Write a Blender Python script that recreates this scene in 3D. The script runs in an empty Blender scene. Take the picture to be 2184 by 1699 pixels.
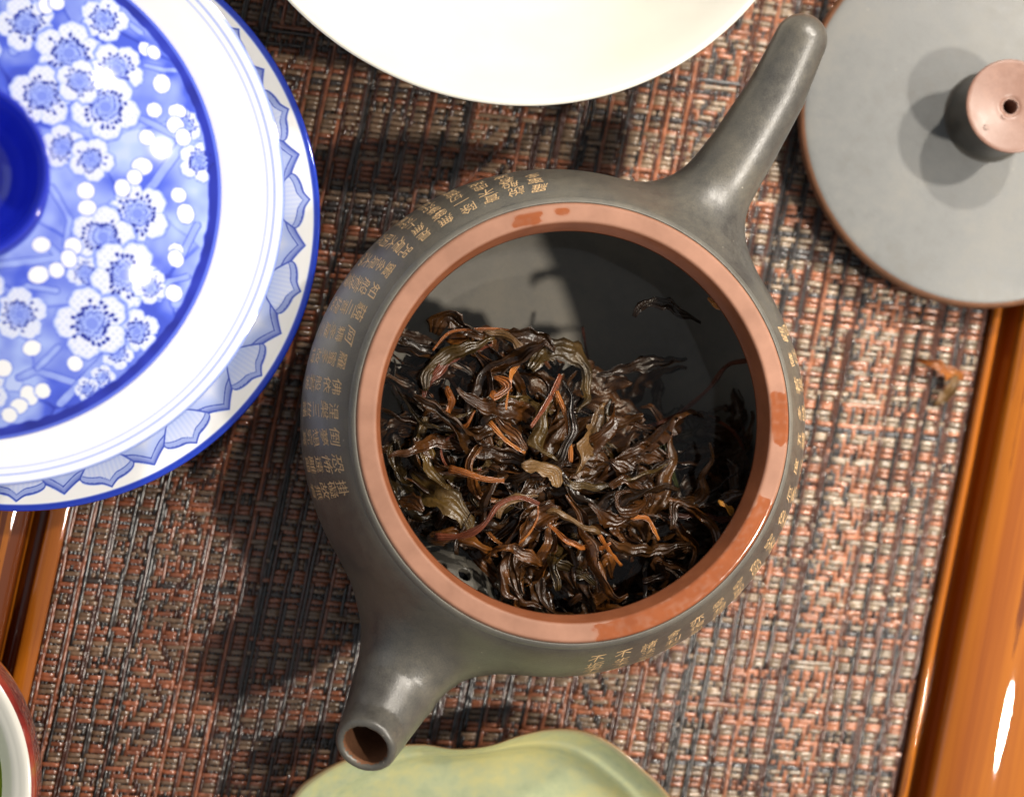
import bpy, bmesh, math, random
import numpy as np
from mathutils import Vector, Matrix

rng = np.random.default_rng(7)
random.seed(7)
S = 0.01                     # everything below is measured in centimetres; S turns it into metres
scene = bpy.context.scene

# ------------------------------------------------------------------ camera
FW, FH = 2184.0, 1699.0      # pixel frame the photograph was measured in
FPX = 4070.0                 # focal length in those pixels
CAMH = 45.0                  # camera height above the mat (cm)
NADIR = (450.0, 900.0)       # picture point straight below the camera
d_n = Vector(((NADIR[0]-FW/2)/FPX, -(NADIR[1]-FH/2)/FPX, -1.0)).normalized()
q_cam = d_n.rotation_difference(Vector((0, 0, -1)))
R_cam = np.array(q_cam.to_matrix())
cam_data = bpy.data.cameras.new("camera")
cam = bpy.data.objects.new("camera", cam_data)
scene.collection.objects.link(cam)
cam.location = (0, 0, CAMH*S)
cam.rotation_mode = 'QUATERNION'
cam.rotation_quaternion = q_cam
cam_data.sensor_width = 36.0
cam_data.lens = 36.0*FPX/FW
cam_data.clip_start = 0.02
cam_data.clip_end = 50.0
cam_data.dof.use_dof = True
cam_data.dof.focus_distance = (CAMH-4.3)*S/abs(d_n.z)*0.995
cam_data.dof.aperture_fstop = 9.0
cam_data.dof.aperture_blades = 7
scene.camera = cam

def W(px, py, z=0.0):
    """point (cm) at height z that the photograph shows at pixel px, py"""
    d = R_cam @ np.array([(px-FW/2)/FPX, -(py-FH/2)/FPX, -1.0])
    t = (z-CAMH)/d[2]
    return np.array([d[0]*t, d[1]*t, z])

# ------------------------------------------------------------------ world, lamps, exposure
world = bpy.data.worlds.new("World")
scene.world = world
world.use_nodes = True
bg = world.node_tree.nodes["Background"]
bg.inputs[0].default_value = (0.96, 0.98, 1.0, 1)
bg.inputs[1].default_value = 0.34

def lamp(name, direction, dist, energy, size, color, target, shape='DISK', spread=180, aim=None):
    l = bpy.data.lights.new(name, 'AREA')
    l.shape = shape
    l.size = size*S
    l.energy = energy
    l.color = color
    l.spread = math.radians(spread)
    o = bpy.data.objects.new(name, l)
    scene.collection.objects.link(o)
    v = Vector(direction).normalized()
    o.location = (Vector(target)+v*dist)*S
    if aim is not None:
        v = (o.location/S-Vector(aim)).normalized()
    o.rotation_euler = v.to_track_quat('Z', 'Y').to_euler()
    return o
T0 = W(2000, 400, 1.0)
AIM = W(1750, 800, 1.0)
WARM = (1.0, 0.92, 0.81)
lamp("ceiling_spot", (0.77, -0.48, 1.5), 105, 0.48, 6.5, WARM, T0, 'DISK', 38, AIM)
lamp("ceiling_spot", (0.98, 0.55, 1.5), 110, 0.47, 5.5, WARM, T0, 'DISK', 38, AIM)
lamp("ceiling_spot", (0.50, 1.09, 1.5), 115, 0.47, 5.5, WARM, T0, 'DISK', 38, AIM)
lamp("window_light", (-1.5, 0.25, 0.9), 150, 0.8, 70, (0.66, 0.80, 1.0), T0, 'SQUARE')

vs = scene.view_settings
vs.view_transform = 'Standard'
vs.look = 'None'
vs.exposure = 0.0
vs.gamma = 1.0
scene.render.engine = 'CYCLES'
cy = scene.cycles
cy.max_bounces = 8
cy.transparent_max_bounces = 12
cy.sample_clamp_indirect = 4.0
cy.caustics_reflective = False
cy.caustics_refractive = False
cy.use_denoising = True

# ------------------------------------------------------------------ helpers
def link(o, parent=None):
    scene.collection.objects.link(o)
    if parent is not None:
        o.parent = parent
    return o

def mesh_obj(name, V, F, mat=None, parent=None, smooth=True, loc=None):
    me = bpy.data.meshes.new(name)
    V = np.asarray(V, dtype=np.float64)*S
    me.from_pydata(V.tolist(), [], F if isinstance(F, list) else F.tolist())
    me.update()
    if smooth:
        me.polygons.foreach_set("use_smooth", np.ones(len(me.polygons), dtype=bool))
    for m in (mat if isinstance(mat, (list, tuple)) else [mat]):
        if m is not None:
            me.materials.append(m)
    o = bpy.data.objects.new(name, me)
    if loc is not None:
        o.location = Vector(loc)*S
    return link(o, parent)

def thing(name, label, cat, loc=(0, 0, 0), group=None):
    o = bpy.data.objects.new(name, None)
    o.empty_display_size = 0.01
    o.location = Vector(loc)*S
    tag(o, label, cat, group)
    return link(o)

def tag(o, label=None, cat=None, group=None, kind=None):
    if label: o["label"] = label
    if cat: o["category"] = cat
    if group: o["group"] = group
    if kind: o["kind"] = kind
    return o

def lathe(profile, seg=256, close=False):
    """verts (seg x n) and quads of a surface of revolution; profile is [(r, z)]"""
    P = np.array(profile, float)
    n = len(P)
    a = np.linspace(0, 2*np.pi, seg, endpoint=False)
    V = np.empty((seg, n, 3))
    V[:, :, 0] = np.cos(a)[:, None]*P[None, :, 0]
    V[:, :, 1] = np.sin(a)[:, None]*P[None, :, 0]
    V[:, :, 2] = P[None, :, 1]
    i = np.arange(seg)[:, None]
    m = n if close else n-1
    j = np.arange(m)[None, :]
    i2, j2 = (i+1) % seg, (j+1) % n
    F = np.stack([i*n+j, i2*n+j, i2*n+j2, i*n+j2], -1).reshape(-1, 4)
    return V.reshape(-1, 3), F

def resample(pts, step):
    """smooth open profile through pts (Catmull-Rom), points about step apart"""
    P = np.array(pts, float)
    P = np.vstack([2*P[0]-P[1], P, 2*P[-1]-P[-2]])
    out = []
    for k in range(1, len(P)-2):
        p0, p1, p2, p3 = P[k-1:k+3]
        m = max(1, int(math.ceil(np.linalg.norm(p2-p1)/step)))
        for t in np.arange(m)/m:
            out.append(0.5*((2*p1)+(-p0+p2)*t+(2*p0-5*p1+4*p2-p3)*t*t+(-p0+3*p1-3*p2+p3)*t**3))
    out.append(P[-2])
    return np.array(out)

def vnoise(x, y, seed=0):
    """smooth value noise in 0..1"""
    r = np.random.default_rng(seed).random((64, 64))
    xi, yi = np.floor(x).astype(int), np.floor(y).astype(int)
    fx, fy = x-xi, y-yi
    fx, fy = fx*fx*(3-2*fx), fy*fy*(3-2*fy)
    g = lambda a, b: r[a % 64, b % 64]
    return (g(xi, yi)*(1-fx)+g(xi+1, yi)*fx)*(1-fy)+(g(xi, yi+1)*(1-fx)+g(xi+1, yi+1)*fx)*fy

def sstep(a, b, x):
    t = np.clip((x-a)/(b-a), 0, 1)
    return t*t*(3-2*t)

def float_attr(o, name, vals):
    at = o.data.attributes.new(name, 'FLOAT', 'POINT')
    at.data.foreach_set("value", np.asarray(vals, dtype=np.float32))

# ------------------------------------------------------------------ materials
class NT:
    def __init__(self, name):
        self.m = bpy.data.materials.new(name)
        self.m.use_nodes = True
        self.t = self.m.node_tree
        self.b = self.t.nodes["Principled BSDF"]
    def n(self, kind, **kw):
        nd = self.t.nodes.new(kind)
        for k, v in kw.items():
            if k in nd.inputs: nd.inputs[k].default_value = v
            else: setattr(nd, k, v)
        return nd
    def l(self, a, b): self.t.links.new(a, b)
    def ramp(self, fac, stops):
        r = self.n('ShaderNodeValToRGB')
        e = r.color_ramp.elements
        while len(e) > 1: e.remove(e[-1])
        e[0].position, e[0].color = stops[0][0], (*stops[0][1], 1)
        for p, c in stops[1:]:
            x = e.new(p); x.color = (*c, 1)
        self.l(fac, r.inputs[0])
        return r.outputs[0]
    def coords(self, scale=(1, 1, 1), kind='Object'):
        tc = self.n('ShaderNodeTexCoord')
        mp = self.n('ShaderNodeMapping')
        mp.inputs['Scale'].default_value = scale
        self.l(tc.outputs[kind], mp.inputs[0])
        return mp.outputs[0]
    def noise(self, vec, scale, detail=4, rough=0.55):
        nz = self.n('ShaderNodeTexNoise')
        nz.inputs['Scale'].default_value = scale
        nz.inputs['Detail'].default_value = detail
        nz.inputs['Roughness'].default_value = rough
        self.l(vec, nz.inputs['Vector'])
        return nz.outputs['Fac']
    def bump(self, h, strength, dist):
        b = self.n('ShaderNodeBump')
        b.inputs['Strength'].default_value = strength
        b.inputs['Distance'].default_value = dist
        self.l(h, b.inputs['Height'])
        self.l(b.outputs[0], self.b.inputs['Normal'])
    def set(self, **kw):
        for k, v in kw.items():
            self.b.inputs[k.replace('_', ' ')].default_value = v
        return self

def clay(name, c1, c2, rough, bump=0.25, spec=0.5, specks=0.0):
    k = NT(name)
    v = k.coords()
    f = k.noise(v, 45, 6, 0.6)
    f2 = k.noise(v, 420, 4, 0.6)
    sp = k.noise(v, 2600, 2)
    mx = k.n('ShaderNodeMath', operation='MULTIPLY_ADD'); k.l(sp, mx.inputs[0]); mx.inputs[1].default_value = 0.35
    k.l(f, mx.inputs[2])
    m2 = k.n('ShaderNodeMath', operation='MULTIPLY_ADD'); k.l(f2, m2.inputs[0]); m2.inputs[1].default_value = 0.35
    k.l(mx.outputs[0], m2.inputs[2])
    c1, c2 = np.array(c1), np.array(c2)
    cool = (c1+c2)/2*np.array([0.96, 1.0, 1.06])
    base = k.ramp(m2.outputs[0], [(0.62, tuple(c1)), (0.80, tuple(cool)), (1.02, tuple(c2))])
    if specks:
        vo = k.n('ShaderNodeTexVoronoi'); vo.inputs['Scale'].default_value = 330
        k.l(v, vo.inputs['Vector'])
        cr = k.ramp(vo.outputs['Distance'], [(0.0, (specks,)*3), (0.085, (0, 0, 0))])
        wv = k.n('ShaderNodeMath', operation='GREATER_THAN'); wv.inputs[1].default_value = 0.80
        sx = k.n('ShaderNodeSeparateColor'); k.l(vo.outputs['Color'], sx.inputs[0]); k.l(sx.outputs[0], wv.inputs[0])
        ml = k.n('ShaderNodeMath', operation='MULTIPLY'); k.l(cr, ml.inputs[0]); k.l(wv.outputs[0], ml.inputs[1])
        mc = k.n('ShaderNodeMix', data_type='RGBA'); k.l(ml.outputs[0], mc.inputs['Factor']); k.l(base, mc.inputs['A']); mc.inputs['B'].default_value = (0.45, 0.40, 0.32, 1)
        base = mc.outputs['Result']
    k.l(base, k.b.inputs['Base Color'])
    rr = k.n('ShaderNodeMapRange'); k.l(f2, rr.inputs[0]); rr.inputs[1].default_value = 0.3; rr.inputs[2].default_value = 0.7
    rr.inputs[3].default_value = rough-0.05; rr.inputs[4].default_value = rough+0.06
    k.l(rr.outputs[0], k.b.inputs['Roughness'])
    k.b.inputs['Specular IOR Level'].default_value = spec
    k.bump(sp, bump, 0.00012)
    return k.m

M_clay = clay("grey_fired_clay", (0.040, 0.036, 0.032), (0.108, 0.096, 0.074), 0.38, 0.35, 0.75, 0.9)
M_inner = clay("grey_inner_clay", (0.17, 0.162, 0.15), (0.25, 0.24, 0.22), 0.6)
M_lidclay = clay("pale_grey_clay", (0.122, 0.121, 0.113), (0.160, 0.158, 0.147), 0.45, 0.3, 0.5, 0.5)
M_brownclay = clay("brown_clay", (0.10, 0.045, 0.022), (0.18, 0.08, 0.04), 0.4)

def rim_material():
    k = NT("red_clay_with_wet_patches")
    at = k.n('ShaderNodeAttribute', attribute_name="wet")
    v = k.coords()
    f = k.noise(v, 160, 4)
    dry = k.ramp(f, [(0.3, (0.235, 0.108, 0.064)), (0.75, (0.325, 0.157, 0.098))])
    wet = k.ramp(f, [(0.3, (0.21, 0.060, 0.022)), (0.75, (0.285, 0.084, 0.03))])
    mx = k.n('ShaderNodeMix', data_type='RGBA')
    k.l(at.outputs['Fac'], mx.inputs['Factor'])
    k.l(dry, mx.inputs['A']); k.l(wet, mx.inputs['B'])
    k.l(mx.outputs['Result'], k.b.inputs['Base Color'])
    rr = k.n('ShaderNodeMapRange')
    k.l(at.outputs['Fac'], rr.inputs[0]); rr.inputs[3].default_value = 0.65; rr.inputs[4].default_value = 0.08
    k.l(rr.outputs[0], k.b.inputs['Roughness'])
    return k.m
M_rim = rim_material()

def print_material(name, stops, rough=0.07):
    k = NT(name)
    at = k.n('ShaderNodeAttribute', attribute_name="ink")
    k.l(k.ramp(at.outputs['Fac'], stops), k.b.inputs['Base Color'])
    k.set(Roughness=rough)
    k.b.inputs['Coat Weight'].default_value = 0.6
    k.b.inputs['Coat Roughness'].default_value = 0.03
    return k.m
PORC = (0.85, 0.845, 0.83)
M_print = print_material("blue_and_white_glaze", [(0.0, PORC), (0.30, (0.36, 0.46, 0.84)), (0.62, (0.065, 0.11, 0.64)), (0.85, (0.018, 0.03, 0.36)), (1.0, (0.008, 0.012, 0.16))])
M_saucer = print_material("saucer_glaze", [(0.0, (0.84, 0.84, 0.84)), (0.35, (0.40, 0.49, 0.80)), (0.7, (0.075, 0.12, 0.50)), (1.0, (0.012, 0.04, 0.42))])

def plain(name, color, rough, coat=0.0, spec=0.5):
    k = NT(name)
    v = k.coords()
    f = k.noise(v, 40, 3)
    c = np.array(color)
    k.l(k.ramp(f, [(0.3, tuple(c*0.95)), (0.7, tuple(np.minimum(c*1.04, 0.9)))]), k.b.inputs['Base Color'])
    k.set(Roughness=rough)
    k.b.inputs['Coat Weight'].default_value = coat
    k.b.inputs['Coat Roughness'].default_value = 0.05
    k.b.inputs['Specular IOR Level'].default_value = spec
    return k.m
M_cobalt = plain("cobalt_glaze", (0.014, 0.030, 0.55), 0.08, 0.5)
M_white = plain("cream_porcelain", (0.70, 0.675, 0.60), 0.12, 0.3)
M_ink = plain("gold_inscription", (0.72, 0.48, 0.25), 0.6)

def wood_material():
    k = NT("lacquered_amber_wood")
    v = k.coords((150, 4, 90))
    f = k.noise(v, 1.0, 6, 0.6)
    v2 = k.coords((20, 2.5, 20))
    f2 = k.noise(v2, 1.0, 3)
    f3 = k.noise(k.coords((1100, 9, 700)), 1.0, 4, 0.7)
    m3 = k.n('ShaderNodeMath', operation='MULTIPLY_ADD'); k.l(f3, m3.inputs[0]); m3.inputs[1].default_value = 0.32
    sb = k.n('ShaderNodeMath', operation='SUBTRACT'); k.l(f, sb.inputs[0]); sb.inputs[1].default_value = 0.16; k.l(sb.outputs[0], m3.inputs[2])
    mx = k.n('ShaderNodeMath', operation='MULTIPLY_ADD'); k.l(f2, mx.inputs[0]); mx.inputs[1].default_value = 0.9
    k.l(m3.outputs[0], mx.inputs[2])
    k.l(k.ramp(mx.outputs[0], [(0.45, (0.07, 0.014, 0.002)), (0.72, (0.23, 0.056, 0.003)), (1.02, (0.36, 0.108, 0.005)), (1.25, (0.13, 0.028, 0.003))]), k.b.inputs['Base Color'])
    k.set(Roughness=0.55)
    k.b.inputs['Specular IOR Level'].default_value = 0.1
    k.b.inputs['Coat Weight'].default_value = 1.0
    k.b.inputs['Coat Roughness'].default_value = 0.02
    return k.m
M_wood = wood_material()

def thread_material():
    k = NT("woven_vinyl_thread")
    oi = k.n('ShaderNodeObjectInfo')
    v = k.coords((1, 1, 1))
    f = k.noise(v, 420, 2)
    r = k.ramp(f, [(0.25, (0.55, 0.55, 0.55)), (0.75, (1.3, 1.3, 1.3))])
    mx = k.n('ShaderNodeMix', data_type='RGBA', blend_type='MULTIPLY')
    mx.inputs['Factor'].default_value = 1.0
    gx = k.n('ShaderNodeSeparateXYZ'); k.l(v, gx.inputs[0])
    shade_drift = k.n('ShaderNodeMath', operation='MULTIPLY_ADD'); shade_drift.inputs[1].default_value = 0.05      # yarn redder and darker to the left, partly light falloff painted into its colour
    k.l(k.noise(v, 18, 3), shade_drift.inputs[0]); k.l(gx.outputs[0], shade_drift.inputs[2])
    tone = k.ramp(shade_drift.outputs[0], [(0.0, (0.52, 0.40, 0.34)), (0.12, (0.74, 0.66, 0.61)), (0.20, (1.0, 1.0, 1.0))])
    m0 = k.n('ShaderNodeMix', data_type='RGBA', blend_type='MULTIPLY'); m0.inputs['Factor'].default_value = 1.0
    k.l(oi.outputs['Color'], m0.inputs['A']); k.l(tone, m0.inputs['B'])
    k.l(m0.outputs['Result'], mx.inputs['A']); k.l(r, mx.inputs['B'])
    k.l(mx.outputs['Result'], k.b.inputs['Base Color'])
    k.set(Roughness=0.22)
    k.b.inputs['Specular IOR Level'].default_value = 0.7
    return k.m
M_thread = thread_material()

def leaf_material(name, stops, rough=0.27):
    k = NT(name)
    oi = k.n('ShaderNodeObjectInfo')
    v = k.coords((1, 1, 1))
    f = k.noise(v, 190, 5, 0.65)
    mx = k.n('ShaderNodeMath', operation='MULTIPLY_ADD'); k.l(oi.outputs['Random'], mx.inputs[0]); mx.inputs[1].default_value = 0.45
    k.l(f, mx.inputs[2])
    k.l(k.ramp(mx.outputs[0], stops), k.b.inputs['Base Color'])
    rr = k.n('ShaderNodeMapRange'); k.l(k.noise(v, 350, 3), rr.inputs[0]); rr.inputs[1].default_value = 0.3; rr.inputs[2].default_value = 0.7
    rr.inputs[3].default_value = rough-0.06; rr.inputs[4].default_value = rough+0.14
    k.l(rr.outputs[0], k.b.inputs['Roughness'])
    k.b.inputs['Specular IOR Level'].default_value = 0.45
    at = k.n('ShaderNodeAttribute', attribute_name="across")
    wob = k.n('ShaderNodeMath', operation='MULTIPLY_ADD'); wob.inputs[1].default_value = 0.55
    k.l(k.noise(v, 120, 3), wob.inputs[0]); k.l(at.outputs['Fac'], wob.inputs[2])
    fr = k.n('ShaderNodeMath', operation='MULTIPLY'); fr.inputs[1].default_value = 10.0; k.l(wob.outputs[0], fr.inputs[0])
    sn = k.n('ShaderNodeMath', operation='SINE'); k.l(fr.outputs[0], sn.inputs[0])
    g = k.n('ShaderNodeMath', operation='MULTIPLY_ADD'); g.inputs[1].default_value = 0.45
    k.l(sn.outputs[0], g.inputs[0]); k.l(k.noise(v, 900, 3), g.inputs[2])
    g = g.outputs[0]
    k.bump(g, 0.55, 0.0005)
    return k.m
M_leaf = {
 'dark': leaf_material("wet_dark_leaf", [(0.3, (0.010, 0.006, 0.003)), (0.7, (0.018, 0.0075, 0.002)), (1.0, (0.050, 0.019, 0.004))]),
 'brown': leaf_material("wet_brown_leaf", [(0.3, (0.009, 0.0035, 0.001)), (0.72, (0.048, 0.0165, 0.003)), (1.02, (0.14, 0.048, 0.008))]),
 'olive': leaf_material("wet_olive_leaf", [(0.3, (0.009, 0.006, 0.002)), (0.72, (0.030, 0.017, 0.004)), (1.02, (0.070, 0.040, 0.010))]),
 'amber': leaf_material("wet_amber_stem", [(0.3, (0.09, 0.026, 0.006)), (0.7, (0.23, 0.070, 0.012)), (1.0, (0.38, 0.14, 0.03))]),
 'tan': leaf_material("wet_tan_leaf", [(0.3, (0.04, 0.020, 0.007)), (0.7, (0.10, 0.052, 0.018)), (1.0, (0.16, 0.09, 0.035))]),
 'red': leaf_material("wet_red_stem", [(0.3, (0.035, 0.010, 0.005)), (0.7, (0.10, 0.026, 0.012)), (1.0, (0.17, 0.05, 0.022))]),
 'green': leaf_material("wet_green_stem", [(0.3, (0.025, 0.03, 0.008)), (0.7, (0.055, 0.065, 0.016)), (1.0, (0.09, 0.10, 0.03))]),
 'orange': leaf_material("bright_orange_scrap", [(0.3, (0.45, 0.17, 0.02)), (0.7, (0.62, 0.25, 0.03)), (1.0, (0.7, 0.32, 0.06))], 0.3),
}

def water_material(name, tint):
    k = NT(name)
    k.t.nodes.remove(k.b)
    out = [n for n in k.t.nodes if n.type == 'OUTPUT_MATERIAL'][0]
    tr = k.n('ShaderNodeBsdfTransparent'); tr.inputs[0].default_value = (*tint, 1)
    gl = k.n('ShaderNodeBsdfGlossy'); gl.inputs['Roughness'].default_value = 0.02
    fr = k.n('ShaderNodeFresnel'); fr.inputs[0].default_value = 1.34
    nz = k.noise(k.coords(), 60, 2)
    bp = k.n('ShaderNodeBump'); bp.inputs['Strength'].default_value = 0.15; bp.inputs['Distance'].default_value = 0.002
    k.l(nz, bp.inputs['Height']); k.l(bp.outputs[0], gl.inputs['Normal']); k.l(bp.outputs[0], fr.inputs['Normal'])
    ms = k.n('ShaderNodeMixShader')
    k.l(fr.outputs[0], ms.inputs[0]); k.l(tr.outputs[0], ms.inputs[1]); k.l(gl.outputs[0], ms.inputs[2])
    k.l(ms.outputs[0], out.inputs[0])
    return k.m
M_tea = water_material("brewed_tea", (0.88, 0.855, 0.81))
M_drop = water_material("clear_water", (0.97, 0.96, 0.95))

def celadon_material():
    k = NT("crackled_celadon_glaze")
    at = k.n('ShaderNodeAttribute', attribute_name="edge")
    v = k.coords()
    f = k.noise(v, 38, 5)
    fine = k.noise(v, 420, 4)
    mxn = k.n('ShaderNodeMath', operation='MULTIPLY_ADD'); k.l(fine, mxn.inputs[0]); mxn.inputs[1].default_value = 0.35; k.l(f, mxn.inputs[2])
    body = k.ramp(mxn.outputs[0], [(0.42, (0.25, 0.31, 0.19)), (0.62, (0.37, 0.40, 0.235)), (0.82, (0.50, 0.46, 0.20))])
    mx = k.n('ShaderNodeMix', data_type='RGBA')
    k.l(at.outputs['Fac'], mx.inputs['Factor']); k.l(body, mx.inputs['A'])
    mx.inputs['B'].default_value = (0.20, 0.105, 0.035, 1)
    k.l(mx.outputs['Result'], k.b.inputs['Base Color'])
    k.set(Roughness=0.25)
    k.b.inputs['Coat Weight'].default_value = 0.6
    k.b.inputs['Coat Roughness'].default_value = 0.12
    return k.m
M_celadon = celadon_material()

def redglaze_material():
    k = NT("mottled_red_glaze")
    v = k.coords((1, 1, 0.35))
    f = k.noise(v, 110, 4)
    k.l(k.ramp(f, [(0.3, (0.11, 0.012, 0.012)), (0.5, (0.26, 0.035, 0.025)), (0.62, (0.30, 0.06, 0.03)), (0.74, (0.28, 0.16, 0.03))]), k.b.inputs['Base Color'])
    k.set(Roughness=0.08)
    k.b.inputs['Coat Weight'].default_value = 1.0
    return k.m
M_redglaze = redglaze_material()
M_green = plain("leaf_green_glaze", (0.20, 0.28, 0.02), 0.15, 0.4)

# ------------------------------------------------------------------ SDF tools (numpy)
def surface_nets(D, origin, h):
    nx, ny, nz = D.shape
    neg = D < 0
    cx = (nx-1, ny-1, nz-1)
    acc = np.zeros(cx+(3,)); cnt = np.zeros(cx)
    def cor(a, i, j, k): return a[i:i+cx[0], j:j+cx[1], k:k+cx[2]]
    corners = [(i, j, k) for i in (0, 1) for j in (0, 1) for k in (0, 1)]
    for a in corners:
        for ax in range(3):
            if a[ax] == 0:
                b = list(a); b[ax] = 1
                na, nb = cor(neg, *a), cor(neg, *b)
                m = na != nb
                da, db = cor(D, *a)[m], cor(D, *b)[m]
                t = da/(da-db)
                p = np.tile(np.array(a, float), (len(t), 1)); p[:, ax] += t
                acc[m] += p; cnt[m] += 1
    act = cnt > 0
    idx = -np.ones(cx, int); idx[act] = np.arange(act.sum())
    base = np.argwhere(act).astype(float)
    V = (base+acc[act]/cnt[act][:, None])*h+np.array(origin)
    F = []
    for ax in range(3):
        o1, o2 = [(1, 2), (2, 0), (0, 1)][ax]
        sl0 = [slice(1, s-1) for s in D.shape]; sl1 = list(sl0)
        sl0[ax] = slice(0, D.shape[ax]-1); sl1[ax] = slice(1, D.shape[ax])
        n0, n1 = neg[tuple(sl0)], neg[tuple(sl1)]
        e = np.argwhere(n0 != n1)
        flip = n0[n0 != n1]
        off = np.ones(3, int); off[ax] = 0
        e = e+off
        def g(d1, d2):
            q = e.copy(); q[:, o1] += d1; q[:, o2] += d2
            return idx[q[:, 0], q[:, 1], q[:, 2]]
        Q = np.stack([g(-1, -1), g(0, -1), g(0, 0), g(-1, 0)], -1)
        Q[~flip] = Q[~flip][:, ::-1]
        F.append(Q)
    return V, np.vstack(F)

def grid_mesh(sdf, lo, hi, h, proj=2):
    ax = [np.arange(lo[i], hi[i]+h, h) for i in range(3)]
    X = np.stack(np.meshgrid(*ax, indexing='ij'), -1)
    D = sdf(X.reshape(-1, 3)).reshape(X.shape[:3])
    V, F = surface_nets(D, lo, h)
    def grad(P):
        e = 0.012
        g = np.stack([sdf(P+np.eye(3)[i]*e)-sdf(P-np.eye(3)[i]*e) for i in range(3)], -1)/(2*e)
        return g
    for _ in range(proj):
        d = sdf(V); g = grad(V)
        n2 = np.maximum((g*g).sum(1), 0.2)
        V = V-np.clip(d/n2, -h*0.6, h*0.6)[:, None]*g
    N = grad(V)
    N /= np.maximum(np.linalg.norm(N, axis=1), 1e-6)[:, None]
    return V, F, N

def poly_sdf_table(prof, rmax, z0, z1, st=0.04):
    """signed distance of the closed half-plane region under prof (r,z) on an (r,z) grid -> interpolator"""
    P = np.array(prof, float)
    r = np.arange(-st, rmax+st, st); z = np.arange(z0, z1+st, st)
    Rg, Zg = np.meshgrid(r, z, indexing='ij')
    q = np.stack([np.abs(Rg), Zg], -1)
    best = np.full(Rg.shape, 1e9)
    for a, b in zip(P[:-1], P[1:]):
        ab = b-a
        t = np.clip(((q-a)@ab)/(ab@ab), 0, 1)
        best = np.minimum(best, np.linalg.norm(q-(a+t[..., None]*ab), axis=-1))
    C = np.vstack([P, [0, P[-1][1]], [0, P[0][1]]])
    ins = np.zeros(Rg.shape, bool)
    for a, b in zip(C, np.roll(C, -1, 0)):
        c = ((a[1] > q[..., 1]) != (b[1] > q[..., 1]))
        with np.errstate(divide='ignore', invalid='ignore'):
            ins ^= c & (q[..., 0] < (b[0]-a[0])*(q[..., 1]-a[1])/(b[1]-a[1]+1e-12)+a[0])
    T = np.where(ins, -best, best)
    def f(p):
        rr = np.hypot(p[:, 0], p[:, 1])
        u = np.clip((rr+st)/st, 0, len(r)-1.001); v = np.clip((p[:, 2]-z0)/st, 0, len(z)-1.001)
        i, j = u.astype(int), v.astype(int)
        a, b = u-i, v-j
        return (T[i, j]*(1-a)+T[i+1, j]*a)*(1-b)+(T[i, j+1]*(1-a)+T[i+1, j+1]*a)*b
    return f

def tube_sdf(p, pts, rad):
    best = np.full(len(p), 1e9)
    pts = np.array(pts, float)
    for k in range(len(pts)-1):
        a, b = pts[k], pts[k+1]; ab = b-a
        t = np.clip(((p-a)@ab)/(ab@ab), 0, 1)
        best = np.minimum(best, np.linalg.norm(p-(a+t[:, None]*ab), axis=1)-(rad[k]+(rad[k+1]-rad[k])*t))
    return best

def smin(a, b, k):
    h = np.maximum(k-np.abs(a-b), 0)/k
    return np.minimum(a, b)-h*h*k*0.25

# ------------------------------------------------------------------ the tea tray and the placemat
VD = np.array([-0.211, -1.0]); VD /= np.linalg.norm(VD)      # along the rails, towards the bottom of the picture
ND = np.array([-VD[1], VD[0]])                               # across, towards the right
L0 = W(150, 1085, 0)[:2]; R0 = W(2115, 661, 0)[:2]
width = (R0-L0)@ND
ang = math.atan2(-VD[0], VD[1]*-1)*-1.0
tray_c = L0+ND*width/2+VD*(((W(1092, 850, 0)[:2])-L0)@VD)
tray = thing("tea_tray", "glossy amber lacquered wooden tea tray whose moulded rails flank the woven mat", "tray", (tray_c[0], tray_c[1], -0.12))
tray.rotation_euler = (0, 0, math.atan2(ND[1], ND[0]))
LEN = 17.0
def rail(side):
    # across profile, x measured outwards from the mat edge
    bw = 0.46 if side < 0 else 0.24          # the inner bead is broader on the left rail
    prof = resample([(0.0, -0.10), (0.0, 0.10), (0.03, 0.18), (bw*0.5, 0.22), (bw-0.04, 0.17), (bw, 0.05), (bw+0.02, -0.45)], 0.04)
    prof = np.vstack([prof, [(bw+0.10, -0.55), (bw+0.34, -0.55)], resample([(bw+0.36, -0.05), (bw+0.37, 0.30), (bw+0.43, 0.47), (bw+0.58, 0.58), (bw+0.95, 0.70),
                     (bw+1.7, 0.76), (bw+2.6, 0.70), (bw+3.6, 0.56), (bw+4.4, 0.50), (7.0, 0.50), (11.0, 0.50)], 0.05)])
    prof[:, 1] = np.maximum(prof[:, 1], -0.48)+0.12
    prof = np.vstack([prof, [[11.0, -0.52], [0.0, -0.52]]])
    n = len(prof)
    ys = np.linspace(-LEN, LEN, 60)
    wob = 0.012*np.sin(ys*0.9+side)+0.008*np.sin(ys*2.3)
    V = []
    for y, wb in zip(ys, wob):
        for x, z in prof:
            V.append((side*(width/2+x)+wb*0.4, y, z+wb*(0.3 if z > 0.2 else 0)))
    F = []
    for a in range(len(ys)-1):
        for b in range(n):
            c = (b+1) % n
            q = (a*n+b, a*n+c, (a+1)*n+c, (a+1)*n+b)
            F.append(q if side < 0 else q[::-1])
    F.append(list(range(n))[::-1] if side < 0 else list(range(n)))
    F.append([(len(ys)-1)*n+i for i in range(n)] if side < 0 else [(len(ys)-1)*n+i for i in range(n)][::-1])
    return mesh_obj("rail", V, F, M_wood, tray)
rail(-1); rail(1)
bm = bmesh.new()
bmesh.ops.create_cube(bm, size=1.0, matrix=Matrix.Translation((0, 0, -0.0028)) @ Matrix.Diagonal((width*S-0.0002, LEN*2*S, 0.0045, 1)))
bmesh.ops.bevel(bm, geom=bm.edges[:], offset=0.0004, segments=2, affect='EDGES')
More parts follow.
